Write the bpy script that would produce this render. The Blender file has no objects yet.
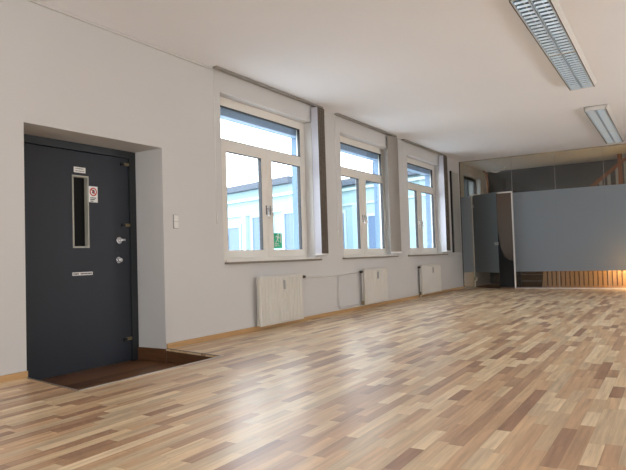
import bpy, bmesh, math, random
from mathutils import Vector, Matrix
random.seed(7)
SC = bpy.context.scene
COL = SC.collection
PI = math.pi
H = 3.448          # ceiling height
LP = 15.669        # glass partition distance
YB = 18.35         # back wall of the room beyond the glass
RX = 9.0           # right wall
Y0 = -3.0          # wall behind the camera

# ---------------------------------------------------------------- materials
def mat(name, col=(.8,.8,.8), rough=.5, metal=0., spec=.5, bump=None, var=0., vscale=6., coat=0.):
    m = bpy.data.materials.new(name); m.use_nodes = True
    nt = m.node_tree; b = nt.nodes['Principled BSDF']
    b.inputs['Base Color'].default_value = (*col, 1)
    b.inputs['Roughness'].default_value = rough
    b.inputs['Metallic'].default_value = metal
    b.inputs['Specular IOR Level'].default_value = spec
    b.inputs['Coat Weight'].default_value = coat
    tc = nt.nodes.new('ShaderNodeTexCoord')
    if var:
        n = nt.nodes.new('ShaderNodeTexNoise'); n.inputs['Scale'].default_value = vscale; n.inputs['Detail'].default_value = 4
        nt.links.new(tc.outputs['Object'], n.inputs['Vector'])
        mx = nt.nodes.new('ShaderNodeMix'); mx.data_type = 'RGBA'
        mx.inputs['A'].default_value = (*[max(0, c*(1-var)) for c in col], 1)
        mx.inputs['B'].default_value = (*[min(1, c*(1+var)) for c in col], 1)
        nt.links.new(n.outputs['Fac'], mx.inputs['Factor']); nt.links.new(mx.outputs['Result'], b.inputs['Base Color'])
    if bump:
        n2 = nt.nodes.new('ShaderNodeTexNoise'); n2.inputs['Scale'].default_value = bump[0]; n2.inputs['Detail'].default_value = 3
        nt.links.new(tc.outputs['Object'], n2.inputs['Vector'])
        bp = nt.nodes.new('ShaderNodeBump'); bp.inputs['Strength'].default_value = bump[1]; bp.inputs['Distance'].default_value = .002
        nt.links.new(n2.outputs['Fac'], bp.inputs['Height']); nt.links.new(bp.outputs['Normal'], b.inputs['Normal'])
    return m

def mth(nt, op, a, b=None):
    n = nt.nodes.new('ShaderNodeMath'); n.operation = op
    for i, v in enumerate((a, b)):
        if v is None: continue
        if isinstance(v, (int, float)): n.inputs[i].default_value = v
        else: nt.links.new(v, n.inputs[i])
    return n.outputs[0]

def plank_mat(name, w, ln, stops, rough, grain=.18, coat=0., gap=.0012):
    """strip parquet: strips run along y, random offsets, one tone per block"""
    m = bpy.data.materials.new(name); m.use_nodes = True
    nt = m.node_tree; b = nt.nodes['Principled BSDF']; L = nt.links
    tc = nt.nodes.new('ShaderNodeTexCoord'); sp = nt.nodes.new('ShaderNodeSeparateXYZ')
    L.new(tc.outputs['Object'], sp.inputs[0])
    xs = mth(nt, 'DIVIDE', sp.outputs['X'], w)
    ix = mth(nt, 'FLOOR', xs)
    wn = nt.nodes.new('ShaderNodeTexWhiteNoise'); wn.noise_dimensions = '1D'; L.new(ix, wn.inputs['W'])
    # gentle warp of the length so blocks are not all equal
    off = mth(nt, 'MULTIPLY', wn.outputs['Value'], 37.3)
    ys = mth(nt, 'ADD', mth(nt, 'DIVIDE', sp.outputs['Y'], ln), off)
    wob = mth(nt, 'MULTIPLY', mth(nt, 'SINE', mth(nt, 'MULTIPLY', ys, 2.1)), .30)
    ys2 = mth(nt, 'ADD', ys, wob)
    iy = mth(nt, 'FLOOR', ys2)
    cv = nt.nodes.new('ShaderNodeCombineXYZ'); L.new(ix, cv.inputs[0]); L.new(iy, cv.inputs[1])
    w2 = nt.nodes.new('ShaderNodeTexWhiteNoise'); w2.noise_dimensions = '2D'; L.new(cv.outputs[0], w2.inputs['Vector'])
    cr = nt.nodes.new('ShaderNodeValToRGB'); e = cr.color_ramp.elements
    e[0].position, e[0].color = stops[0][0], (*stops[0][1], 1)
    e[1].position, e[1].color = stops[-1][0], (*stops[-1][1], 1)
    for p, c in stops[1:-1]:
        k = e.new(p); k.color = (*c, 1)
    L.new(w2.outputs['Value'], cr.inputs['Fac'])
    # grain
    mp = nt.nodes.new('ShaderNodeMapping'); mp.inputs['Scale'].default_value = (38, 2.2, 1)
    ad = nt.nodes.new('ShaderNodeVectorMath'); ad.operation = 'ADD'
    sc_ = nt.nodes.new('ShaderNodeVectorMath'); sc_.operation = 'SCALE'; sc_.inputs['Scale'].default_value = 9.
    L.new(w2.outputs['Color'], sc_.inputs[0]); L.new(tc.outputs['Object'], ad.inputs[0]); L.new(sc_.outputs[0], ad.inputs[1])
    L.new(ad.outputs[0], mp.inputs['Vector'])
    no = nt.nodes.new('ShaderNodeTexNoise'); no.inputs['Scale'].default_value = 1.; no.inputs['Detail'].default_value = 5; no.inputs['Roughness'].default_value = .6
    L.new(mp.outputs[0], no.inputs['Vector'])
    gv = mth(nt, 'ADD', mth(nt, 'MULTIPLY', mth(nt, 'SUBTRACT', no.outputs['Fac'], .5), grain*2.6), 1.)
    # joints
    fx = mth(nt, 'FRACT', xs); fy = mth(nt, 'FRACT', ys2)
    jx = mth(nt, 'GREATER_THAN', fx, gap*1.0/w); jy = mth(nt, 'GREATER_THAN', fy, gap/ln)
    j = mth(nt, 'ADD', mth(nt, 'MULTIPLY', mth(nt, 'MULTIPLY', jx, jy), .35), .65)
    vm = nt.nodes.new('ShaderNodeVectorMath'); vm.operation = 'SCALE'
    L.new(cr.outputs['Color'], vm.inputs[0]); L.new(mth(nt, 'MULTIPLY', gv, j), vm.inputs['Scale'])
    L.new(vm.outputs[0], b.inputs['Base Color'])
    b.inputs['Roughness'].default_value = rough; b.inputs['Coat Weight'].default_value = coat
    b.inputs['Coat Roughness'].default_value = .33
    bp = nt.nodes.new('ShaderNodeBump'); bp.inputs['Strength'].default_value = .12; bp.inputs['Distance'].default_value = .002
    L.new(no.outputs['Fac'], bp.inputs['Height']); L.new(bp.outputs['Normal'], b.inputs['Normal'])
    return m

def wood_mat(name, c1, c2, rough=.4, scale=(3, 30, 30), spec=.4):
    m = bpy.data.materials.new(name); m.use_nodes = True
    nt = m.node_tree; b = nt.nodes['Principled BSDF']; L = nt.links
    tc = nt.nodes.new('ShaderNodeTexCoord'); mp = nt.nodes.new('ShaderNodeMapping'); mp.inputs['Scale'].default_value = scale
    no = nt.nodes.new('ShaderNodeTexNoise'); no.inputs['Scale'].default_value = 1; no.inputs['Detail'].default_value = 5
    L.new(tc.outputs['Object'], mp.inputs['Vector']); L.new(mp.outputs[0], no.inputs['Vector'])
    mx = nt.nodes.new('ShaderNodeMix'); mx.data_type = 'RGBA'
    mx.inputs['A'].default_value = (*c1, 1); mx.inputs['B'].default_value = (*c2, 1)
    L.new(no.outputs['Fac'], mx.inputs['Factor']); L.new(mx.outputs['Result'], b.inputs['Base Color'])
    b.inputs['Roughness'].default_value = rough; b.inputs['Specular IOR Level'].default_value = spec
    return m

def glass_mat(name, tint=(.97,.985,.98), ior=1.5, rough=0., boost=1.):
    """clear pane: straight-through light plus a fresnel reflection"""
    m = bpy.data.materials.new(name); m.use_nodes = True
    nt = m.node_tree; nt.nodes.clear(); L = nt.links
    o = nt.nodes.new('ShaderNodeOutputMaterial'); t = nt.nodes.new('ShaderNodeBsdfTransparent'); t.inputs[0].default_value = (*tint, 1)
    g = nt.nodes.new('ShaderNodeBsdfGlossy'); g.inputs['Roughness'].default_value = rough
    f = nt.nodes.new('ShaderNodeLayerWeight'); f.inputs['Blend'].default_value = .5      # Schlick, same from both faces
    r0 = ((ior-1)/(ior+1))**2
    fr = mth(nt, 'ADD', mth(nt, 'MULTIPLY', mth(nt, 'POWER', f.outputs['Facing'], 5.), 1-r0), r0)
    mx = nt.nodes.new('ShaderNodeMixShader')
    L.new(mth(nt, 'MINIMUM', mth(nt, 'MULTIPLY', fr, boost), 1.), mx.inputs[0])
    L.new(t.outputs[0], mx.inputs[1]); L.new(g.outputs[0], mx.inputs[2]); L.new(mx.outputs[0], o.inputs[0])
    return m

def frost_mat(name, dif, tra, f_t=.5):
    m = bpy.data.materials.new(name); m.use_nodes = True
    nt = m.node_tree; nt.nodes.clear(); L = nt.links
    o = nt.nodes.new('ShaderNodeOutputMaterial')
    d = nt.nodes.new('ShaderNodeBsdfDiffuse'); d.inputs[0].default_value = (*dif, 1)
    t = nt.nodes.new('ShaderNodeBsdfTranslucent'); t.inputs[0].default_value = (*tra, 1)
    a = nt.nodes.new('ShaderNodeMixShader'); a.inputs[0].default_value = f_t
    g = nt.nodes.new('ShaderNodeBsdfGlossy'); g.inputs['Roughness'].default_value = .45
    f = nt.nodes.new('ShaderNodeFresnel'); f.inputs['IOR'].default_value = 1.5
    b = nt.nodes.new('ShaderNodeMixShader')
    L.new(d.outputs[0], a.inputs[1]); L.new(t.outputs[0], a.inputs[2])
    L.new(f.outputs[0], b.inputs[0]); L.new(a.outputs[0], b.inputs[1]); L.new(g.outputs[0], b.inputs[2]); L.new(b.outputs[0], o.inputs[0])
    return m

def fabric_mat(name, dif, tra):
    m = bpy.data.materials.new(name); m.use_nodes = True
    nt = m.node_tree; nt.nodes.clear(); L = nt.links
    o = nt.nodes.new('ShaderNodeOutputMaterial')
    d = nt.nodes.new('ShaderNodeBsdfDiffuse'); t = nt.nodes.new('ShaderNodeBsdfTranslucent'); t.inputs[0].default_value = (*tra, 1)
    tc = nt.nodes.new('ShaderNodeTexCoord'); mp = nt.nodes.new('ShaderNodeMapping'); mp.inputs['Scale'].default_value = (160, 160, 60)
    no = nt.nodes.new('ShaderNodeTexNoise'); no.inputs['Scale'].default_value = 1
    L.new(tc.outputs['Object'], mp.inputs['Vector']); L.new(mp.outputs[0], no.inputs['Vector'])
    mxc = nt.nodes.new('ShaderNodeMix'); mxc.data_type = 'RGBA'
    mxc.inputs['A'].default_value = (*[c*.85 for c in dif], 1); mxc.inputs['B'].default_value = (*[min(1, c*1.15) for c in dif], 1)
    L.new(no.outputs['Fac'], mxc.inputs['Factor']); L.new(mxc.outputs['Result'], d.inputs[0])
    a = nt.nodes.new('ShaderNodeMixShader'); a.inputs[0].default_value = .25
    L.new(d.outputs[0], a.inputs[1]); L.new(t.outputs[0], a.inputs[2]); L.new(a.outputs[0], o.inputs[0])
    return m

def lamp_mat(name, col, st):
    m = bpy.data.materials.new(name); m.use_nodes = True
    b = m.node_tree.nodes['Principled BSDF']; b.inputs['Base Color'].default_value = (.9,.8,.6,1)
    b.inputs['Emission Color'].default_value = (*col, 1); b.inputs['Emission Strength'].default_value = st
    return m

WALL = mat('wall_paint', (.60,.585,.57), .75, bump=(90,.25), var=.02, vscale=1.5)
CEIL = mat('ceiling_paint', (.85,.85,.875), .8, bump=(60,.15), var=.015, vscale=1.)
FLOOR = plank_mat('parquet', .078, .47,
    [(0., (.36,.20,.12)), (.10, (.43,.26,.155)), (.22, (.52,.325,.19)), (.28, (.60,.39,.225)), (.5, (.66,.455,.265)), (.62, (.60,.46,.30)), (.78, (.73,.54,.33)), (1., (.80,.64,.43))], .36, grain=.38, coat=.2)
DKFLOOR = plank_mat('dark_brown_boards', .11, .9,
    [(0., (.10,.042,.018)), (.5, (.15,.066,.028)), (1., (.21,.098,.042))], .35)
DKRISER = wood_mat('dark_brown_wood', (.07,.03,.013), (.15,.068,.03), .35, (4, 4, 40))
OAK = wood_mat('oak_skirting', (.42,.24,.10), (.60,.38,.18), .4, (20, 2, 40))
ALU = mat('brushed_aluminium', (.55,.55,.54), .35, 1.)
DARKALU = mat('dark_strip_metal', (.10,.095,.09), .4, .6)
DOORP = mat('anthracite_door_paint', (.025,.029,.038), .5, spec=.3, var=.06, vscale=3)
DOORF = mat('anthracite_frame_paint', (.018,.022,.026), .4)
BRASS = mat('aged_brass', (.28,.22,.12), .4, .9)
CHROME = mat('chrome', (.75,.75,.76), .15, 1.)
BLACK = mat('black_plastic', (.01,.01,.011), .4)
DKGLASS = mat('dark_wired_glass', (.006,.006,.006), .6, spec=.15)
VFRAME = mat('cream_grey_metal', (.42,.41,.35), .45)
PVC = mat('window_frame_white', (.76,.72,.66), .35)
GASKET = mat('black_gasket', (.02,.02,.025), .5)
STONE = mat('stone_sill', (.24,.20,.16), .35, var=.25, vscale=25)
GLASS = glass_mat('window_glass', (.96,.985,1.))
PGLASS = glass_mat('partition_glass', (.78,.79,.78), 1.5, 0., 1.)
FROST = frost_mat('frosted_film', (.285,.33,.375), (.5,.5,.5), .45)
FROSTD = frost_mat('frosted_film_smoke', (.15,.175,.19), (.3,.32,.33), .45)  # shaded copy of the film; the angled leaf's darker look is in the colour
RAD = mat('radiator_enamel', (.63,.60,.55), .35)
PIPE = mat('painted_pipe', (.68,.655,.63), .45)
PLAST = mat('white_plastic', (.75,.73,.70), .35)
GREYPL = mat('grey_plastic', (.35,.35,.34), .4)
FAB = fabric_mat('blind_fabric', (.66,.65,.70), (.6,.6,.66))
FABT = fabric_mat('blind_fabric_taupe', (.40,.36,.32), (.4,.4,.4))
EDGESHADE = mat('brown_hem', (.12,.095,.07), .8)  # backlit dark side of the blind stack, painted as brown edge strips
RAILM = mat('blind_rail_grey', (.30,.28,.25), .4, .3)
WHITE = mat('white_sign', (.80,.79,.77), .4)
RED = mat('sign_red', (.55,.05,.04), .4)
INK = mat('sign_ink', (.03,.03,.03), .5)
INKG = mat('faded_grey_ink', (.28,.28,.29), .5)
GREEN = mat('exit_green', (.02,.50,.26), .4)
LOUV = mat('louvre_aluminium', (.66,.80,.93), .3, .4)  # aluminium with the bluish sky reflection put into its base colour
LOUVB = mat('lamp_reflector_blue_grey', (.13,.23,.33), .3, .4)  # sky reflection and dark gaps between slats put into the tray colour
LAMPBODY = mat('lamp_housing', (.62,.60,.56), .4)
TUBE = mat('fluorescent_tube_glass', (.55,.65,.75), .2)
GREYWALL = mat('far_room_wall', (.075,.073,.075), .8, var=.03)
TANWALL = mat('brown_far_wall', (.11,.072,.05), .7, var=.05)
SLAT = wood_mat('light_wood_board', (.42,.25,.14), (.58,.38,.22), .5, (30, 30, 3))
RAILW = wood_mat('reddish_handrail', (.20,.075,.03), (.32,.13,.06), .4, (5, 5, 30))
FAC = mat('plaster_facade', (.24,.34,.36), .85, var=.03, vscale=.8)
FACW = mat('pale_facade_trim', (.34,.42,.43), .8)
FROOF = mat('zinc_roof', (.045,.06,.085), .6)
FPANE = mat('facade_window_pane', (.10,.15,.24), .4, spec=.3)
GROUND = mat('courtyard_paving', (.5,.5,.5), .9, var=.1)
REVEAL = mat('outer_reveal_paint', (.13,.21,.31), .7)  # blue skylight on the white jambs, put into the lining colour
SHUT = mat('shutter_box_grey', (.27,.37,.51), .5)
LAMPG = lamp_mat('lit_globe', (1., .60, .20), 130.)
PANEL = mat('grey_wall_panel', (.42,.41,.37), .5)

# ---------------------------------------------------------------- mesh helpers
class MB:
    def __init__(s): s.bm = bmesh.new()
    def box(s, a, b, bev=0.):
        x0, y0, z0 = [min(a[i], b[i]) for i in range(3)]; x1, y1, z1 = [max(a[i], b[i]) for i in range(3)]
        t = bmesh.new(); bmesh.ops.create_cube(t, size=1.)
        for v in t.verts: v.co = Vector((x0+(v.co.x+.5)*(x1-x0), y0+(v.co.y+.5)*(y1-y0), z0+(v.co.z+.5)*(z1-z0)))
        if bev: bmesh.ops.bevel(t, geom=t.edges[:], offset=bev, segments=2, affect='EDGES', profile=.6)
        s._merge(t); return s
    def _merge(s, t):
        me = bpy.data.meshes.new('tmp'); t.to_mesh(me); t.free(); s.bm.from_mesh(me); bpy.data.meshes.remove(me)
    def tube(s, pts, r, n=10, cap=True):
        pts = [Vector(p) for p in pts]; rings = []
        for i, p in enumerate(pts):
            d = (pts[min(i+1, len(pts)-1)] - pts[max(i-1, 0)]).normalized()
            u = d.orthogonal().normalized() if i == 0 else (pu - d*pu.dot(d)).normalized()
            pu = u; w = d.cross(u); rr = r[i] if isinstance(r, (list, tuple)) else r
            rings.append([s.bm.verts.new(p + (u*math.cos(2*PI*k/n) + w*math.sin(2*PI*k/n))*rr) for k in range(n)])
        for a, b in zip(rings, rings[1:]):
            for k in range(n): s.bm.faces.new((a[k], a[(k+1) % n], b[(k+1) % n], b[k])).smooth = n > 6
        if cap: s.bm.faces.new(rings[0][::-1]); s.bm.faces.new(rings[-1])
        return s
    def prism(s, poly, axis, a, b):
        """polygon in the two remaining axes, extruded along axis from a to b"""
        def P(q, h):
            q = list(q); q.insert(axis, h); return Vector(q)
        lo = [s.bm.verts.new(P(q, a)) for q in poly]; hi = [s.bm.verts.new(P(q, b)) for q in poly]
        s.bm.faces.new(lo[::-1]); s.bm.faces.new(hi); n = len(poly)
        for i in range(n): s.bm.faces.new((lo[i], lo[(i+1) % n], hi[(i+1) % n], hi[i]))
        return s
    def obox(s, c, d, u, v, L_, W, T):
        """box with length along d, width along u, thickness along v, centred at c"""
        c, d, u, v = Vector(c), Vector(d).normalized(), Vector(u).normalized(), Vector(v).normalized()
        t = bmesh.new(); bmesh.ops.create_cube(t, size=1.)
        for q in t.verts: q.co = c + d*q.co.x*L_ + u*q.co.y*W + v*q.co.z*T
        s._merge(t); return s
    def build(s, name, m, parent=None, loc=None):
        bmesh.ops.recalc_face_normals(s.bm, faces=s.bm.faces[:])
        me = bpy.data.meshes.new(name); s.bm.to_mesh(me); s.bm.free(); me.materials.append(m)
        o = bpy.data.objects.new(name, me); COL.objects.link(o)
        if parent:
            o.parent = parent
            w = Matrix.Identity(4); q = parent
            while q: w = q.matrix_basis @ w; q = q.parent
            me.transform(w.inverted())
        elif loc:
            o.location = loc; me.transform(Matrix.Translation(-Vector(loc)))
        return o

def thing(name, label, cat, loc, group=None):
    o = bpy.data.objects.new(name, None); o.empty_display_size = .1; COL.objects.link(o); o.location = loc
    o['label'] = label; o['category'] = cat
    if group: o['group'] = group
    return o
def tag(o, label, cat, group=None, kind=None):
    o['label'] = label; o['category'] = cat
    if group: o['group'] = group
    if kind: o['kind'] = kind
    return o
def struct(o, label=None, cat=None):
    o['kind'] = 'structure'
    if label: o['label'] = label; o['category'] = cat
    return o
def sthing(name, loc, label, cat):
    o = thing(name, label, cat, loc); o['kind'] = 'structure'; return o

# ---------------------------------------------------------------- room shell
RA, RB, RC, RD = (0,3.087), (.907,2.951), (.928,4.602), (0,4.757)      # sunken landing
m = MB()
m.prism([(0,Y0), (RX,Y0), (RX,LP), (0,LP), RD, RC, RB, RA], 2, -.02, 0)
struct(m.build('floor', FLOOR), 'strip parquet floor in mixed tan and reddish brown blocks', 'floor')
m = MB()
DZ = -.15
m.prism([(-.62,3.087), RA, RB, RC, RD, (-.62,4.757)], 2, DZ-.04, DZ)
struct(m.build('floor_entrance', DKFLOOR), 'dark brown sunken landing floor in front of the grey steel door', 'floor')
m = MB()
def wallseg(mb, a, b, t, z0, z1, side=1):
    d = Vector((b[0]-a[0], b[1]-a[1])); n = Vector((-d.y, d.x)).normalized()*t*side
    mb.prism([a, b, (b[0]+n.x, b[1]+n.y), (a[0]+n.x, a[1]+n.y)], 2, z0, z1)
wallseg(m, RA, RB, .03, DZ-.04, -.021, -1); wallseg(m, RB, RC, .03, DZ-.04, -.021, -1); wallseg(m, RC, RD, .03, DZ-.04, -.021, -1)
m.box((-.44,4.742,DZ+.0005), (-.0005,4.7565,-.001)); m.box((-.44,3.0875,DZ+.0005), (-.0005,3.1,-.001))
struct(m.build('trim_1', DKRISER), 'dark brown riser boards around the sunken landing', 'trim')
m = MB()
wallseg(m, (RA[0]+.0,RA[1]), RB, .022, .0005, .004, -1); wallseg(m, (RB[0],RB[1]-.02), (RC[0],RC[1]+.02), .022, .0005, .004, -1)
struct(m.build('trim_2', ALU), 'aluminium nosing strip along the edge of the sunken landing', 'trim')
m = MB(); wallseg(m, RC, RD, .02, .0005, .004, -1)
struct(m.build('trim_3', DARKALU), 'dark metal edge strip on the far side of the sunken landing', 'trim')

# windows: opening y0,y1; transom glass y; sash glass ranges
WIN = [dict(o=(5.79,8.03), t=(5.945,7.90), l=(6.04,6.82), r=(7.08,7.86)),
       dict(o=(8.99,11.12), t=(9.125,10.972), l=(9.13,9.90), r=(10.19,10.98)),
       dict(o=(12.01,14.10), t=(12.14,13.96), l=(12.15,12.83), r=(13.13,13.96))]
SZ, HZ = .965, 3.17
m = MB(); TH = .40
def wbox(y0, y1, z0=-.2, z1=H, t=TH): m.box((-t,y0,z0), (0,y1,z1))
m.box((-.7,Y0,-.2), (0,3.087,H)); m.box((-.7,3.087,2.287), (0,4.757,H)); m.box((-.7,4.757,-.2), (0,5.3,H))
y = 5.3
ops = [(w['o'][0], w['o'][1]) for w in WIN] + [(16.05,17.7)]
for a, b in ops:
    wbox(y, a)
    wbox(a, b, -.2, SZ); wbox(a, b, HZ, H); y = b
wbox(y, YB+.3)
struct(m.build('wall_left', WALL), 'off-white window wall with a deep door recess', 'wall')
# dark void behind the steel door
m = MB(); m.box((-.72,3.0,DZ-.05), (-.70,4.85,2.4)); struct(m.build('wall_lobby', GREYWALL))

m = MB()
# ceiling over the whole length, one slab
m.box((-.4,Y0-.3,H), (RX+.3,YB+.3,H+.2))
struct(m.build('ceiling', CEIL), 'smooth pinkish white plaster ceiling', 'ceiling')
# right wall with unseen openings, placed to tune the light
m = MB()
ops_r = [(6.2,8.2), (10.2,12.2)]
y = Y0
for a, b in ops_r:
    m.box((RX,y,-.2), (RX+.3,a,H)); m.box((RX,a,-.2), (RX+.3,b,.9)); m.box((RX,a,2.3), (RX+.3,b,H)); y = b
m.box((RX,y,-.2), (RX+.3,YB+.3,H))
struct(m.build('wall_right', WALL))
m = MB(); m.box((-.7,Y0-.3,-.2), (2.0,Y0,H)); m.box((8.0,Y0-.3,-.2), (RX+.3,Y0,H)); m.box((2.0,Y0-.3,-.2), (8.0,Y0,.8)); m.box((2.0,Y0-.3,2.3), (8.0,Y0,H))  # unseen opening, sized for the light from behind the camera
struct(m.build('wall_front', WALL))
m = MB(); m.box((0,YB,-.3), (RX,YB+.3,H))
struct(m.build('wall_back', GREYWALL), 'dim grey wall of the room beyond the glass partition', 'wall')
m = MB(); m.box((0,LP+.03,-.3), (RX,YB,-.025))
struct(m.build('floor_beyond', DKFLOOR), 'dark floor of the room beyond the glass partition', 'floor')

# skirting
m = MB(); m.box((.0015,Y0+.01,.001), (.022,3.087,.058), .003); struct(m.build('baseboard_left', OAK), 'oak skirting board left of the steel door', 'baseboard')
m = MB(); m.box((.0015,4.765,.001), (.022,LP-.03,.058), .003); struct(m.build('baseboard_window', OAK), 'oak skirting board running under the three windows', 'baseboard')
# flat picture-rail like edge where wall meets ceiling
m = MB(); m.box((.001,Y0+.01,H-.03), (.02,5.59,H-.001), .002); struct(m.build('trim_4', WALL), 'slim plaster edge between wall and ceiling', 'trim')

# ---------------------------------------------------------------- window builder
def make_window(i, w):
    a, b = w['o']; xf = -.14
    r = sthing('window_%d' % i, (xf, (a+b)/2, SZ), ['white two-casement window nearest the door, with a green exit sticker',
        'white two-casement window in the middle of the wall, with grey blind stacked at its right',
        'white two-casement window nearest the glass partition'][i-1], 'window')
    zt0, zt1 = 2.605, 3.055; zs0, zs1 = 1.11, 2.445
    # outer frame with transom bar and central post
    f = MB(); x0, x1 = xf-.075, xf
    f.box((x0,a,SZ), (x1,w['t'][0],HZ), .003); f.box((x0,w['t'][1],SZ), (x1,b,HZ), .003)
    f.box((x0,w['t'][0],zt1), (x1,w['t'][1],HZ)); f.box((x0,w['t'][0],SZ), (x1,w['t'][1],SZ+.055))
    f.box((x0,w['t'][0],zs1+.05), (x1-.012,w['t'][1],zt0))
    f.build('window_frame', PVC, r)
    g = MB(); yl, yr = w['t']
    for q in ((yl,yl+.008,zt0,zt1),(yr-.008,yr,zt0,zt1),(yl,yr,zt1-.008,zt1),(yl,yr,zt0,zt0+.006)):
        g.box((xf-.05,q[0],q[2]), (xf-.004,q[1],q[3]))
    g.build('gasket', GASKET, r)
    p = MB(); p.box((xf-.045,yl+.005,zt0+.003), (xf-.040,yr-.005,zt1-.005)); p.build('transom_pane', GLASS, r)
    mid = (w['l'][1] + w['r'][0])/2
    for s, (ga, gb) in (('l', w['l']), ('r', w['r'])):
        oa = (w['t'][0]-.045) if s == 'l' else mid + .004; ob = mid - .004 if s == 'l' else w['t'][1]+.045
        sash = MB(); sx0, sx1 = xf-.055, xf+.014; zb, zt = SZ+.04, zs1+.085
        sash.box((sx0,oa,zb), (sx1,ga,zt), .004); sash.box((sx0,gb,zb), (sx1,ob,zt), .004)
        sash.box((sx0,ga-.002,zb), (sx1,gb+.002,zs0), .004); sash.box((sx0,ga-.002,zs1), (sx1,gb+.002,zt), .004)
        so = sash.build('casement_sash', PVC, r)
        gk = MB()
        gk.box((sx0+.01,ga,zs0), (sx1-.006,ga+.006,zs1)); gk.box((sx0+.01,gb-.010,zs0), (sx1-.004,gb,zs1)); gk.box((sx0+.01,ga,zs1-.006), (sx1-.006,gb,zs1))
        gk.build('gasket', GASKET, so)
        pn = MB(); pn.box((xf-.03,ga+.003,zs0+.001), (xf-.025,gb-.003,zs1-.003)); pn.build('window_pane', GLASS, so)
        hy = mid - .045 if s == 'l' else mid + .045
        hd = MB(); hd.box((sx1,hy-.015,1.62), (sx1+.012,hy+.015,1.76), .003)
        hd.tube([(sx1+.01,hy,1.72), (sx1+.045,hy,1.72)], .009, 8)
        if s == 'l': hd.tube([(sx1+.045,hy,1.725), (sx1+.05,hy,1.60), (sx1+.048,hy,1.56)], [.010,.010,.007], 8)
        else: hd.tube([(sx1+.045,hy,1.725), (sx1+.05,hy+.015,1.60)], [.010,.009], 8)
        hd.build('window_handle', CHROME, r)
    sl = MB(); sl.box((-.14,a+.004,SZ-.001), (0,b-.004,SZ+.014)); sl.build('inner_ledge', PVC, r)
    # external shutter box over the pane
    sb = MB(); sb.box((-.385,a+.005,2.955), (-.235,b-.005,HZ-.002)); sb.build('shutter_box', SHUT, r)
    rv = MB(); rv.box((-.395,b-.012,SZ), (-.225,b-.0005,HZ-.17)); rv.box((-.395,a+.0005,SZ), (-.225,a+.012,HZ-.17)); rv.build('outer_reveal', REVEAL, r)
    return r
wins = [make_window(i+1, w) for i, w in enumerate(WIN)]
# stone sills
for i, (a, b) in enumerate(((5.80,8.16),(8.93,11.24),(11.86,14.35))):
    m = MB(); m.box((.0015,a,.925), (.055,b,.952), .004)
    m.build('window_sill', STONE, wins[i])
    m = MB(); m.box((.0012,a+.02,.952), (.03,b-.02,SZ+.012), .002); m.build('sill_lip', PVC, wins[i])

# window of the far room, behind the glass
m = MB(); m.box((-.2,16.05,SZ), (-.14,16.12,HZ)); m.box((-.2,17.63,SZ), (-.14,17.7,HZ)); m.box((-.2,16.12,HZ-.08), (-.14,17.63,HZ)); m.box((-.2,16.12,SZ), (-.14,17.63,SZ+.08)); m.box((-.2,16.84,SZ+.08), (-.14,16.92,HZ-.08))
w4 = m.build('window_4', GASKET, None, (-.17,16.8,SZ)); struct(w4, 'dark framed window of the far room seen through the glass partition', 'window')
m = MB(); m.box((-.176,16.12,SZ+.08), (-.170,17.63,HZ-.08)); m.build('window_pane', GLASS, w4)

# green exit sticker on the right casement pane of window 1
es = MB(); X = -.162
es.box((X,7.115,1.135), (X+.003,7.335,1.36)); sg = es.build('exit_sticker', GREEN, wins[0]); sg['label'] = 'green emergency exit sticker with white running figure'
e2 = MB(); q = X+.003
def poly(mb, pts, x, t=.0015): mb.prism(pts, 0, x, x+t)
cy, cz = 7.225, 1.275
poly(e2, [(cy+.018*math.cos(k*PI/5)+.012, cz+.062+.016*math.sin(k*PI/5)) for k in range(10)], q)
poly(e2, [(cy-.02,cz+.04),(cy+.02,cz+.04),(cy+.012,cz-.012),(cy-.014,cz-.012)], q)
poly(e2, [(cy+.018,cz+.04),(cy+.055,cz+.018),(cy+.05,cz+.006),(cy+.015,cz+.022)], q)
poly(e2, [(cy-.018,cz+.04),(cy-.05,cz+.02),(cy-.055,cz+.03),(cy-.02,cz+.05)], q)
poly(e2, [(cy-.0,cz-.01),(cy+.036,cz-.045),(cy+.028,cz-.055),(cy-.012,cz-.018)], q+.0002)
poly(e2, [(cy-.012,cz-.008),(cy-.03,cz-.05),(cy-.06,cz-.058),(cy-.058,cz-.045),(cy-.04,cz-.04),(cy-.022,cz-.008)], q+.0004)
poly(e2, [(cy+.068,cz+.075),(cy+.085,cz+.075),(cy+.085,cz-.06),(cy+.068,cz-.06)], q)
e2.box((q,cy-.08,cz-.082), (q+.0015,cy+.02,cz-.070)); e2.build('running_figure', WHITE, sg)
e3 = MB(); poly(e3, [(cy-.09,cz-.105),(cy-.04,cz-.092),(cy-.04,cz-.118)], q); e3.box((q,cy-.045,cz-.108), (q+.0015,cy+.06,cz-.102)); e3.build('arrow', WHITE, sg)

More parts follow.
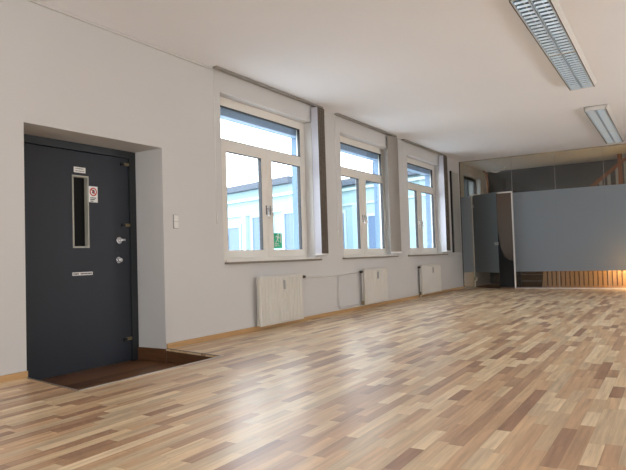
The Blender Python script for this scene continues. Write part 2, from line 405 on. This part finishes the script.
# ---------------------------------------------------------------- vertical blinds
def make_blind(label, y0, y1, s0, s1, n, ang, cord_z):
    r = thing('vertical_blind', label, 'blind', (.08, y0, H-.03), 'vertical blinds pushed open beside the windows')
    m = MB(); m.box((.045,y0,H-.026), (.115,s1+.03,H-.002), .003); m.build('headrail', RAILM, r)
    W = .122; cx = .08
    z0, z1 = 1.035, H-.045
    for k in range(n):
        yy = s0 + (s1-s0)*k/(n-1); aa = ang + random.uniform(-.05,.05)
        d = Vector((math.cos(aa), math.sin(aa), 0)); nn = Vector((-d.y, d.x, 0))
        m = MB()
        # slightly cupped strip
        pts = [(Vector((cx, yy, 0)) + d*W*(t-.5) + nn*.006*(1-(2*t-1)**2)) for t in (0, .25, .5, .75, 1)]
        back = [p + nn*.0012 for p in pts]
        m.prism([(p.x, p.y) for p in pts] + [(p.x, p.y) for p in back[::-1]], 2, z0, z1)
        so = m.build('blind_slat', FAB if ang < .3 else FABT, r)
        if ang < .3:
            m = MB(); m.obox((cx+math.cos(aa)*W*.5+.001, yy+math.sin(aa)*W*.5, (z0+z1)/2), (0,0,1), (0,1,0), (1,0,0), z1-z0, .0095, .002); m.build('edge_hem', EDGESHADE, so)  # strip paints the unlit room side of the stack
        m = MB(); m.obox((cx, yy, z0-.012), d, nn, (0,0,1), W, .004, .03); m.build('bottom_weight', PLAST, so)
    m = MB(); m.tube([(.05,y0+.012,H-.03), (.048,y0+.012,cord_z)], .0035, 6); m.build('pull_cord', PIPE, r)
    m = MB(); m.tube([(.048,y0+.012,cord_z+.01), (.048,y0+.012,cord_z-.01), (.048,y0+.012,cord_z-.11)], [.005,.010,.008], 8); m.build('cord_weight', PLAST, r)
make_blind('grey fabric vertical blind stacked right of the window nearest the door', 5.61, 8.08, 8.01, 8.21, 17, .05, 1.55)
make_blind('taupe vertical blind stacked right of the middle window', 8.72, 11.0, 10.94, 11.20, 11, .85, 1.42)
make_blind('grey vertical blind stacked right of the window nearest the glass partition', 11.62, 14.1, 14.0, 14.27, 17, .05, 1.42)

# slim grey panel on the wall between the last window and the partition
t = thing('wall_panel', 'tall slim grey panel with dark edge on wall beside the glass partition', 'panel', (0,14.85,.98))
m = MB(); m.box((.0015,14.90,.985), (.02,15.52,3.11), .002); m.build('panel_board', PANEL, t)
m = MB(); m.box((.0015,14.84,.98), (.045,14.898,3.115), .003); m.build('edge_strip', BLACK, t)

# ---------------------------------------------------------------- steel door
XD = -.46
d = sthing('door_1', (XD,3.95,DZ), 'dark grey steel entrance door with narrow vision panel and signs', 'door')
m = MB(); m.box((XD-.1,4.665,DZ+.001), (XD+.02,4.756,2.286), .004); m.box((XD-.1,3.088,2.205), (XD+.02,4.665,2.286), .004); m.box((XD-.1,3.088,DZ+.001), (XD+.02,3.17,2.205), .004)
m.build('door_frame', DOORF, d)
XL = XD+.008
m = MB()
vy0, vy1, vz0, vz1 = 3.915, 4.09, 1.175, 1.925
m.box((XD-.05,3.18,DZ+.012), (XL,vy0,2.197), .002); m.box((XD-.05,vy1,DZ+.012), (XL,4.655,2.197), .002)
m.box((XD-.05,vy0-.002,DZ+.012), (XL,vy1+.002,vz0)); m.box((XD-.05,vy0-.002,vz1), (XL,vy1+.002,2.197))
leaf = m.build('door_leaf', DOORP, d)
m = MB(); k = .014
m.box((XD-.055,vy0-k,vz0-k), (XL+.008,vy0+.002,vz1+k), .002); m.box((XD-.055,vy1-.002,vz0-k), (XL+.008,vy1+k,vz1+k), .002)
m.box((XD-.055,vy0,vz0-k), (XL+.008,vy1,vz0+.003), .002); m.box((XD-.055,vy0,vz1-.003), (XL+.008,vy1,vz1+k), .002)
m.box((XD-.054,vy0+.002,vz0), (XD-.05,vy1,vz1))
m.build('vision_panel_frame', VFRAME, d)
m = MB(); m.box((XD-.046,vy0+.003,vz0+.003), (XD-.040,vy1-.003,vz1-.003)); m.build('vision_panel_glass', DKGLASS, d)
m = MB(); m.box((XL,3.925,1.968), (XL+.003,4.07,2.028), .001); sgn = m.build('room_plate', WHITE, d); sgn['label'] = 'white plate with faded grey print'
m = MB()
for zz in (2.010, 1.985):
    yy = 3.945
    while yy < 4.045:
        ww = random.uniform(.008, .02); m.box((XL+.003,yy,zz-.005), (XL+.004,yy+ww,zz+.006)); yy += ww+.005
m.build('faded_lettering', INKG, sgn)
# prohibition notice
m = MB(); m.box((XL,4.108,1.66), (XL+.003,4.222,1.835), .001); ns = m.build('prohibition_notice', WHITE, d); ns['label'] = 'white notice with red prohibition ring'
m = MB(); cy, cz, R1, R2 = 4.165, 1.775, .047, .034; N = 28
for k in range(N):
    a0, a1 = 2*PI*k/N, 2*PI*(k+1)/N
    poly(m, [(cy+R2*math.cos(a0),cz+R2*math.sin(a0)), (cy+R1*math.cos(a0),cz+R1*math.sin(a0)), (cy+R1*math.cos(a1),cz+R1*math.sin(a1)), (cy+R2*math.cos(a1),cz+R2*math.sin(a1))], XL+.003)
poly(m, [(cy-.030,cz+.022),(cy-.022,cz+.030),(cy+.030,cz-.022),(cy+.022,cz-.030)], XL+.0032)
m.build('prohibition_ring', RED, ns)
m = MB(); poly(m, [(cy-.012,cz+.024),(cy+.014,cz+.020),(cy+.020,cz-.006),(cy+.004,cz-.022),(cy-.018,cz-.012)], XL+.0030, .001)
for zz, ln in ((1.708, .075), (1.690, .06), (1.672, .04)):
    m.box((XL+.003,cy-.04,zz-.005), (XL+.004,cy-.04+ln,zz+.004))
m.build('notice_print', INK, ns)
m = MB(); m.box((XL,3.89,.868), (XL+.003,4.14,.902), .001); lb = m.build('door_label', WHITE, d); lb['label'] = 'small white label strip with dark print'
m = MB(); yy = 3.90
while yy < 4.115:
    ww = random.uniform(.008, .016)
    if abs(yy-3.975) > .01: m.box((XL+.003,yy,.877), (XL+.004,yy+ww,.893))
    yy += ww+.005
m.build('label_print', INK, lb)
for zz in (2.128, 1.422, .115):
    m = MB(); m.box((XL,4.575,zz-.017), (XL+.02,4.652,zz+.017), .003); hg = m.build('hinge', BRASS, d)
    m = MB(); m.tube([(XL+.02,4.56,zz-.004), (XL+.034,4.56,zz-.004)], .014, 10); m.box((XL,4.54,zz-.022), (XL+.02,4.585,zz+.014), .002); m.build('hinge_stop', BLACK, hg)
m = MB(); m.tube([(XL,4.50,1.245), (XL+.012,4.50,1.245)], .038, 20); lk = m.build('lock_rosette', CHROME, d)
m = MB(); m.tube([(XL+.012,4.50,1.245), (XL+.026,4.50,1.245)], [.014,.012], 12); m.box((XL+.02,4.515,1.237), (XL+.035,4.57,1.263), .004); m.build('lock_lever', CHROME, lk)
m = MB(); m.tube([(XL,4.487,1.02), (XL+.012,4.487,1.02)], .036, 20); m.tube([(XL+.012,4.487,1.02), (XL+.05,4.487,1.02), (XL+.056,4.487,1.02)], [.014,.026,.02], 16); m.build('door_knob', CHROME, d)
m = MB(); m.tube([(XL,4.487,1.095), (XL+.006,4.487,1.095)], .014, 12); m.build('keyhole_cover', DOORF, d)

# light switch
t = thing('light_switch', 'white double light switch on the wall between steel door and first window', 'light switch', (0,4.94,1.45))
m = MB(); m.box((.001,4.905,1.365), (.011,4.985,1.53), .003); m.build('switch_plate', GREYPL, t)
for zz in (1.372, 1.450):
    m = MB(); m.box((.011,4.912,zz), (.018,4.978,zz+.073), .003); m.build('rocker', PLAST, t)

# ---------------------------------------------------------------- radiators
def make_radiator(label, y0, y1, z0, z1, valve_left, ribs):
    r = thing('radiator', label, 'radiator', (0,(y0+y1)/2,z0), 'ribbed panel radiators under the windows')
    xb, xf = .045, .115
    m = MB()
    n = ribs; p = (y1-y0)/n; prof = []
    # pressed steel front: channels between flat ribs
    for k in range(n):
        a = y0+p*k
        prof += [(xf-.012,a),(xf-.012,a+p*.14),(xf,a+p*.28),(xf,a+p*.86),(xf-.012,a+p)]
    prof += [(xf-.03,y1),(xf-.03,y0)]
    m.prism(prof, 2, z0+.03, z1-.03)
    m.box((xf-.03,y0,z0), (xf-.001,y1,z0+.035), .008); m.box((xf-.03,y0,z1-.035), (xf-.001,y1,z1), .008)
    m.box((xb,y0+.01,z0+.01), (xb+.022,y1-.01,z1-.01), .006)
    m.build('radiator_panel', RAD, r)
    m = MB(); m.box((xb+.02,y0+.02,z1-.006), (xf-.02,y1-.02,z1-.001))
    for k in range(int((y1-y0-.06)/.03)): m.box((xb+.018,y0+.03+k*.03,z1-.012), (xf-.026,y0+.042+k*.03,z1))
    m.build('top_grille', RAD, r)
    for yy in (y0+.15, y1-.15):
        m = MB(); m.box((.0015,yy-.02,z0+.06), (xb,yy+.02,z1-.06)); m.build('wall_bracket', RAD, r)
    ym = y0+(y1-y0)*.53
    m = MB(); m.box((xf,ym-.014,z1-.20), (xf+.022,ym+.014,z1-.07), .004); m.build('heat_meter', GREYPL, r)
    s = -1 if valve_left else 1; ye = y0 if valve_left else y1
    zv = z1-.05
    m = MB(); m.tube([(xb+.03,ye,zv), (xb+.03,ye+s*.06,zv)], .012, 8); m.tube([(xb+.03,ye+s*.045,zv-.02),(xb+.03,ye+s*.045,zv+.02)], .017, 8); m.build('valve_body', BRASS, r)
    m = MB(); m.tube([(xb+.03,ye+s*.055,zv), (xb+.03,ye+s*.065,zv), (xb+.03,ye+s*.115,zv), (xb+.03,ye+s*.125,zv)], [.018,.024,.022,.015], 14); m.build('thermostat_knob', BLACK, r)
    if valve_left:
        m = MB(); m.tube([(xb+.03,ye-.045,zv-.02), (xb+.03,ye-.045,z0+.05)], .010, 8); m.build('feed_pipe', PIPE, r)
        m = MB(); m.tube([(xb+.03,ye,z0+.04), (xb+.03,ye-.07,z0+.04)], .014, 8); m.tube([(xb+.03,ye-.045,z0+.07),(xb+.03,ye-.045,z0+.0)], .018, 8); m.build('return_valve', BRASS, r)
    return r
make_radiator('cream ribbed radiator under the window nearest the steel door', 6.39, 7.47, .055, .735, False, 15)
make_radiator('cream radiator under the middle window, pipe at its left', 9.56, 10.55, .085, .735, True, 15)
make_radiator('cream radiator under the window nearest the glass partition, pipe at its left', 12.38, 13.62, .06, .725, True, 18)

# heating pipes on the wall
m = MB()
m.tube([(.03,7.63,.665), (.03,8.70,.66), (.03,9.40,.665)], .012, 8)
tag(m.build('heating_pipe', PIPE, None, (.03,8.5,.66)), 'painted heating pipe running level along wall between first and second radiator', 'pipe')
m = MB(); m.tube([(.032,8.72,.64), (.032,8.72,.13), (.032,8.76,.10), (.032,9.45,.10)], .012, 8)
tag(m.build('heating_pipe', PIPE, None, (.032,8.72,.06)), 'painted heating pipe dropping down the wall then turning along the skirting', 'pipe')
m = MB(); m.tube([(.075,12.335,.06), (.075,12.335,.002)], .012, 8)
tag(m.build('heating_pipe', PIPE, None, (.075,12.335,0)), 'short pale pipe stub entering floor below the farthest radiator', 'pipe')
m = MB(); m.tube([(.0115,14.45,.90), (.0115,15.6,.90)], .010, 8)  # level pipe on the wall, kept with the trim as structure
struct(m.build('trim_5', PIPE), 'thin painted moulding along the wall below the slim grey panel', 'trim')

# ---------------------------------------------------------------- ceiling lights
def make_lamp(label, y0, y1, ymid):
    x0, x1, zb = 3.70, 4.035, H-.075
    r = thing('ceiling_light', label, 'ceiling light', ((x0+x1)/2,(y0+y1)/2,H), 'louvred fluorescent ceiling lights')
    m = MB()
    m.prism([(x0,zb),(x0+.012,zb),(x0+.012,H-.012),(x1-.012,H-.012),(x1-.012,zb),(x1,zb),(x1+.035,H-.002),(x0-.02,H-.002)], 1, y0, y1)
    m.box((x0,y0-.0,zb), (x1,y0+.012,H-.002)); m.box((x0,y1-.012,zb), (x1,y1,H-.002))
    m.build('lamp_housing', LAMPBODY, r)
    m = MB(); m.box((x0+.014,y0+.014,H-.018), (x1-.014,y1-.014,H-.013)); m.build('reflector_tray', LOUVB, r)
    xm = (x0+x1)/2
    m = MB(); m.box((x0-.002,y0,zb-.004), (x0+.006,y1,zb)); m.box((x1-.006,y0,zb-.004), (x1+.002,y1,zb)); m.build('edge_rail', GASKET, r)
    for (a, b) in ((y0+.014, ymid-.012), (ymid+.012, y1-.014)):
        for (xa, xb) in ((x0+.012, xm-.004), (xm+.004, x1-.012)):
            m = MB(); n = int((b-a)/.105)
            for k in range(n+1):
                yy = a+(b-a)*k/n
                m.prism([(yy-.002,zb+.001),(yy+.002,zb+.001),(yy+.010,zb+.020),(yy-.010,zb+.020)], 0, xa+.012, xb-.012)
            m.prism([(xa,zb+.001),(xa+.012,zb+.001),(xa+.003,zb+.04),(xa,zb+.04)], 1, a, b)
            m.prism([(xb,zb+.001),(xb-.012,zb+.001),(xb-.003,zb+.04),(xb,zb+.04)], 1, a, b)
            m.build('louvre', LOUV, r)
            xc = (xa+xb)/2
            m = MB(); m.tube([(xc,a+.02,zb+.05), (xc,b-.02,zb+.05)], .009, 10); m.build('fluorescent_tube', TUBE, r)
    m = MB(); m.box((x0+.012,ymid-.014,zb-.001), (x1-.012,ymid+.014,zb+.02)); m.build('joint_cover', LAMPBODY, r)
make_lamp('long louvred ceiling light, larger and nearer one at top of view', 5.70, 9.49, 7.63)
make_lamp('long louvred ceiling light, farther one close to the glass partition', 11.12, 14.95, 13.40)

# ---------------------------------------------------------------- glass partition
t = thing('glass_partition', 'full height glass partition with frosted band across the end of the room', 'partition', (4.5,LP,0))
FZ0, FZ1 = .435, 2.485
m = MB(); m.box((.003,LP-.012,H-.02), (RX-.003,LP+.018,H-.002)); m.build('ceiling_channel', RAILM, t)
m = MB(); m.box((1.385,LP-.018,.001), (RX-.003,LP+.018,.022)); m.box((.003,LP-.018,.001), (.30,LP+.018,.022)); m.build('floor_channel', ALU, t)
m = MB(); m.box((.002,LP-.015,.022), (.02,LP+.015,H-.02)); m.build('wall_channel', DARKALU, t)
seams = [1.385, 2.44, 3.545, 4.65, 5.75, 6.85, 7.95, RX-.003]
def panel(x0, x1, z0, z1, nm):
    m = MB(); m.box((x0+.002,LP-.005,z0), (x1-.002,LP+.005,z1)); return m.build(nm, PGLASS, t)
def film(x0, x1, z0, z1, par):
    m = MB(); m.box((x0+.003,LP-.0075,z0), (x1-.003,LP-.0055,z1)); return m.build('frosted_film', FROST, par)
for a, b in zip(seams, seams[1:]):
    g = panel(a, b, .022, H-.02, 'glass_panel'); film(a, b, FZ0, FZ1, g)
g = panel(.02, .30, .022, H-.02, 'glass_panel'); film(.02, .30, FZ0, FZ1, g)
g = panel(.30, 1.385, 2.53, H-.02, 'transom_panel')
m = MB()
for a in seams[:-1]: m.box((a-.003,LP-.006,.022 if a > 1.4 else 2.53), (a+.003,LP+.006,H-.021))
m.build('silicone_joint', GREYPL, t)
for a in seams[1:2]:
    m = MB(); m.tube([(a,LP-.03,H-.10), (a,LP+.03,H-.10)], .028, 16); m.build('point_fixing', GREYPL, t)

# glass door in the partition, standing open towards the room
d = sthing('door_2', (.335,LP,0), 'frosted glass door standing half open at the left of the partition', 'door')
m = MB(); m.box((1.355,LP-.03,.0), (1.385,LP+.03,2.53), .003); m.box((1.02,LP-.03,2.50), (1.355,LP+.03,2.53), .003); m.build('door_frame', WHITE, d)
m = MB(); m.box((.30,LP-.03,2.50), (1.02,LP+.03,2.53), .003); m.build('closer_rail', VFRAME, d)  # left stretch of the door header, in a darker colour
m = MB(); m.box((.30,LP-.03,.0), (.33,LP+.03,2.50), .003); m.build('hinge_post', VFRAME, d)
th = math.radians(37); dv = Vector((math.cos(th), -math.sin(th), 0)); nv = Vector((-dv.y, dv.x, 0)); hp = Vector((.345, LP-.035, 0))
def lbox(m, u0, u1, n0, n1, z0, z1):
    c = hp + dv*(u0+u1)/2 + nv*(n0+n1)/2 + Vector((0,0,(z0+z1)/2)); m.obox(c, dv, nv, (0,0,1), u1-u0, n1-n0, z1-z0)
m = MB(); lbox(m, 0, .985, -.005, .005, .012, 2.485); lf = m.build('door_leaf', PGLASS, d)
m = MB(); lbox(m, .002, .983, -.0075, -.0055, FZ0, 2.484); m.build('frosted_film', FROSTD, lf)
for zz in (.25, 2.2):
    m = MB(); lbox(m, -.025, .06, -.014, .014, zz-.04, zz+.04); m.build('glass_hinge', ALU, d)
m = MB(); lbox(m, .86, .975, -.016, .016, 1.13, 1.21); m.build('lock_case', ALU, d)
m = MB(); c0 = hp+dv*.93+Vector((0,0,1.18))
for s in (-1, 1): m.tube([c0+nv*.015*s, c0+nv*.05*s, c0+nv*.055*s-dv*.13], .010, 8)
m.build('lever_handle', CHROME, d)
m = MB(); lbox(m, 0, .985, -.012, .012, .006, .03); m.build('bottom_rail', ALU, d)

# ---------------------------------------------------------------- room beyond
# brown wall pier behind the open doorway
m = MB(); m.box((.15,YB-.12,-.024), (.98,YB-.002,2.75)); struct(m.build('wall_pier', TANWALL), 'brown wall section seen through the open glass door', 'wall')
# staircase: dark lower steps, flight rising right with handrail
s = thing('staircase', 'dark wooden staircase with reddish handrail rising right behind the glass', 'staircase', (2.5,17.6,-.025))
for k in range(3):
    m = MB(); m.box((.72,16.75+.28*k,-.02), (2.25,18.22,.13+.17*k-.03)); m.build('lower_step', DKRISER, s)
    m = MB(); m.box((.70,16.73+.28*k,.13+.17*k-.03), (2.3,18.22 if k == 2 else 17.0+.28*k,.13+.17*k), .003); m.build('tread', DKRISER, s)
n = 15; x0, z0 = 2.3, .47
dx, dz = .235, .185
for k in range(n):
    m = MB(); m.box((x0+dx*k,17.35,z0+dz*(k+1)-.035), (x0+dx*(k+1)+.02,18.2,z0+dz*(k+1)), .003)
    m.build('tread', DKRISER, s)
m = MB()
m.prism([(x0,z0-.15),(x0+dx*n,z0-.15+dz*n),(x0+dx*n,z0+.12+dz*n),(x0,z0+.16)], 1, 17.30, 17.345); m.build('stringer', DKRISER, s)
def hz(x): return 2.66+(x-3.09)*.787
m = MB()
m.obox(((2.2+4.0)/2,17.32,(hz(2.2)+hz(4.0))/2-.02), (1,0,.787), (0,1,0), (-.787,0,1), 1.8*math.hypot(1,.787), .06, .09); m.build('handrail', RAILW, s)
for k in range(9):
    x = 2.32+.2*k
    m = MB(); m.box((x-.045,17.31,max(.2,z0+.05+(x-x0)*dz/dx)), (x+.035,17.335,min(hz(x)-.05,H-.05))); m.build('baluster', SLAT if k < 5 else GREYPL, s)
m = MB(); m.box((3.74,17.27,1.6), (3.84,17.37,H-.01), .004); m.build('newel_post', RAILW, s)
m = MB(); m.prism([(.72,-.02),(.72,1.55),(.74,1.5),(.79,1.05),(.88,.82),(1.02,.72),(1.3,.70),(1.3,-.02)], 1, 16.62, 16.66); m.build('side_panel', BLACK, s)

# vertical board balustrade behind the glass
b = thing('balustrade', 'light wooden vertical board balustrade behind the clear foot of the partition', 'balustrade', (3.5,16.3,-.025))
YS = 16.30
p = .1085; k = 0; x = 1.955
while x < 6.2:
    m = MB()
    if k == 0: m.prism([(x-.045,.03),(x+.072,.03),(x+.072,.92),(x+.04,.92)], 1, YS, YS+.022)
    else: m.box((x,YS,.03), (x+.078,YS+.022,.92), .002)
    m.build('board', SLAT, b); x += p; k += 1
m = MB(); m.box((1.9,YS-.012,-.024), (6.25,YS+.034,.035), .002); m.build('bottom_rail', SLAT, b)
m = MB(); m.box((1.95,YS-.02,.92), (6.25,YS+.045,.96), .002); m.build('top_rail', RAILW, b)
m = MB(); m.box((2.0,YS+.05,-.024), (6.25,YS+.06,.9)); m.build('backing_panel', DKRISER, b)

# warm globe lamp standing behind the glass at the right
t = thing('globe_lamp', 'glowing warm globe lamp on a black foot behind the frosted glass at right edge', 'lamp', (3.99,15.93,-.025))
m = MB(); m.tube([(3.99,15.93,-.024), (3.99,15.93,-.004), (3.99,15.93,.0), (3.99,15.93,.58)], [.10,.10,.02,.015], 20); m.build('lamp_base', BLACK, t)
m = MB(); pr = [(3.99,15.93,.68-.13*math.cos(PI*k/12)) for k in range(1, 12)]; m.tube(pr, [.13*math.sin(PI*k/12) for k in range(1, 12)], 24); m.build('lamp_globe', LAMPG, t)

# pipe and curved hose high up in the far room
m = MB(); m.tube([(.32,16.9,3.30), (.40,16.9,3.22), (.42,16.9,3.05), (.44,16.9,1.6)], .03, 8)
tag(m.build('wall_pipe', RAILW, None, (.42,16.9,1.6)), 'brown vertical pipe seen through glass above the open glass door', 'pipe')
m = MB(); m.tube([(.55+.022*k,16.6,3.27-.09*math.sin(PI*k/20)+.03*k/20) for k in range(21)], .022, 8)
tag(m.build('curved_cable', PIPE, None, (.75,16.6,3.2)), 'pale sagging cable under the ceiling behind the glass', 'cable')

# ---------------------------------------------------------------- outside
m = MB(); m.box((-40,-10,-.9), (-.42,45,-.7)); struct(m.build('ground', GROUND), 'pale courtyard ground outside the windows', 'ground')
CAM = Vector((4.9524, 0, 1.))
def facade(name, label, P0, P1, ztop, zent, wins_, dep=5.):
    """P0 -> P1 facade line (x,y); windows as (u0,u1,z0,z1) along the line in metres"""
    P0, P1 = Vector((*P0, 0)), Vector((*P1, 0)); D = (P1-P0); Ln = D.length; D.normalize(); Nn = Vector((D.y, -D.x, 0))
    if (CAM-P0).dot(Nn) < 0: Nn = -Nn
    t = thing(name, label, 'building', (P0.x, P0.y, -.7))
    def fb(m, u0, u1, n0, n1, z0, z1):
        c = P0 + D*(u0+u1)/2 + Nn*(n0+n1)/2; c.z = (z0+z1)/2; m.obox(c, D, Nn, (0,0,1), u1-u0, n1-n0, z1-z0)
    m = MB(); fb(m, 0, Ln, -dep, 0, -.69, ztop-.1); m.build('facade_wall', FAC, t)
    m = MB(); fb(m, -.0, Ln, -dep, .25, ztop-.1, ztop+.12); rf = m.build('eave', FROOF, t)
    m = MB(); fb(m, -.0, Ln, 0, .12, zent+.52, zent+.62); fb(m, 0, Ln, 0, .06, zent, zent+.07); m.build('cornice', FACW, t)
    for (u0, u1, z0, z1) in wins_:
        m = MB(); fb(m, u0-.1, u0, 0, .05, z0-.1, z1+.1); fb(m, u1, u1+.1, 0, .05, z0-.1, z1+.1); fb(m, u0, u1, 0, .05, z1, z1+.1); fb(m, u0, u1, 0, .05, z0-.1, z0)
        w = m.build('window', FACW, t)
        m = MB(); fb(m, u0, u1, .004, .015, z0, z1); m.build('pane', FPANE, w)
    m = MB()
    return t, fb
def ufor(P0, P1, az):
    """distance along P0-P1 where the sight line at azimuth az (deg, left of +y) from the camera point crosses"""
    dx, dy = -math.sin(math.radians(az)), math.cos(math.radians(az))
    ex, ey = P1[0]-P0[0], P1[1]-P0[1]; L_ = math.hypot(ex, ey)
    det = dx*(-ey) + ex*dy; rx, ry = P0[0]-CAM.x, P0[1]-CAM.y
    return (dx*ry - dy*rx)/det*-1*L_ if False else ((dx*ry - dy*rx)/(ex*dy - ey*dx))*L_
A0, A1 = (-14.4,18.75), (-5.75,16.15)
def azp(px): return {227.5:40.03, 239:38.9, 252:37.62, 262:36.65, 284:34.5, 293:33.6}[px]
wa = []
for p0, p1 in ((227.5,239),(252,262),(284,293)):
    wa.append((ufor(A0,A1,azp(p0)), ufor(A0,A1,azp(p1)), -.2, 2.45))
wa = [(a, b, c, e-.3*(i == 0)) for i, (a, b, c, e) in enumerate(wa)]
t, fb = facade('courtyard_building', 'pale cyan plaster building with grey eave seen through the window nearest the door', A0, A1, 3.55, 2.55, wa, 1.5)
for i in range(3):
    uu = wa[i][1]+.32
    m = MB(); fb(m, uu, uu+.22, 0, .14, -.6, 2.55); m.build('pilaster', FACW, t)
B0, B1 = (-5.30,18.425), (-.6,16.95)
wb = [(ufor(B0,B1,29.05), ufor(B0,B1,28.65), -.2, 2.5), (ufor(B0,B1,26.3), ufor(B0,B1,25.5), -.2, 2.3)]
t, fb = facade('courtyard_wing', 'pale cyan building wing seen through the middle window', B0, B1, 3.55, 2.75, wb)
m = MB(); uu = ufor(B0,B1,27.7); fb(m, uu, uu+.2, 0, .1, -.6, 2.75); m.build('pilaster', SHUT, t)
m = MB(); fb(m, 1.0, 3.0, -4.0, -.7, 3.5, 4.30); m.build('attic_storey', FROOF, t)

# ---------------------------------------------------------------- daylight and added fill lamps
w = bpy.data.worlds.new('sky'); SC.world = w; w.use_nodes = True
nt = w.node_tree; bg = nt.nodes['Background']
tcw = nt.nodes.new('ShaderNodeTexCoord'); spw = nt.nodes.new('ShaderNodeSeparateXYZ'); nt.links.new(tcw.outputs['Generated'], spw.inputs[0])
cr = nt.nodes.new('ShaderNodeValToRGB'); cr.color_ramp.elements[0].color = (.93,.97,1,1); cr.color_ramp.elements[1].color = (.78,.90,1,1)
nt.links.new(spw.outputs['Z'], cr.inputs['Fac']); nt.links.new(cr.outputs['Color'], bg.inputs['Color'])
bg.inputs['Strength'].default_value = 6.5
def area(name, loc, rot, sx, sy, power, col, portal=False):
    l = bpy.data.lights.new(name, 'AREA'); l.shape = 'RECTANGLE'; l.size = sx; l.size_y = sy; l.energy = power; l.color = col
    if portal: l.cycles.is_portal = True
    o = bpy.data.objects.new(name, l); COL.objects.link(o); o.location = loc; o.rotation_euler = rot; return o
# sky portals at the left windows, then added fill lamps at unseen openings
for wd in WIN:
    a, b = wd['o']
    area('window_daylight', (-.43,(a+b)/2,2.0), (0,-PI/2,0), 2.0, b-a-.1, 62, (.84,.92,1.), True)
area('window_daylight', (-.43,16.9,2.0), (0,-PI/2,0), 2.0, 1.5, 12, (.75,.88,1.), True)
for a, b in ops_r:
    area('window_daylight', (RX+.32,(a+b)/2,1.4), (0,PI/2+.8,0), 1.3, b-a-.1, 46, (1.,.96,.93))  # added fill lamp, tilted upward to brighten the ceiling
area('window_daylight', (5.0,Y0-.35,1.4), (PI/2+.5,0,0), 5.8, 1.3, 85, (1.,.96,.92))  # added fill lamp behind the camera, brightens door jamb and partition

# ---------------------------------------------------------------- camera
cam = bpy.data.cameras.new('camera'); co = bpy.data.objects.new('camera', cam); COL.objects.link(co)
yaw, pitch, roll, f = .5552, .03581, -.03031, 584.39
fw = Vector((-math.sin(yaw)*math.cos(pitch), math.cos(yaw)*math.cos(pitch), math.sin(pitch)))
rt = Vector((math.cos(yaw), math.sin(yaw), 0)); up = rt.cross(fw)
r2 = rt*math.cos(roll) + up*math.sin(roll); u2 = -rt*math.sin(roll) + up*math.cos(roll)
M = Matrix(((r2.x,u2.x,-fw.x),(r2.y,u2.y,-fw.y),(r2.z,u2.z,-fw.z)))
co.matrix_world = Matrix.Translation(CAM) @ M.to_4x4()
cam.sensor_width = 36; cam.sensor_fit = 'HORIZONTAL'; cam.lens = 36*f/626; cam.clip_start = .05; cam.clip_end = 200
SC.camera = co
SC.view_settings.view_transform = 'Standard'; SC.view_settings.look = 'None'
SC.view_settings.exposure = .22; SC.view_settings.gamma = 1; SC.view_settings.use_curve_mapping = False
SC.cycles.use_denoising = True; SC.cycles.max_bounces = 10; SC.cycles.diffuse_bounces = 5; SC.cycles.transparent_max_bounces = 16
SC.cycles.sample_clamp_indirect = 6
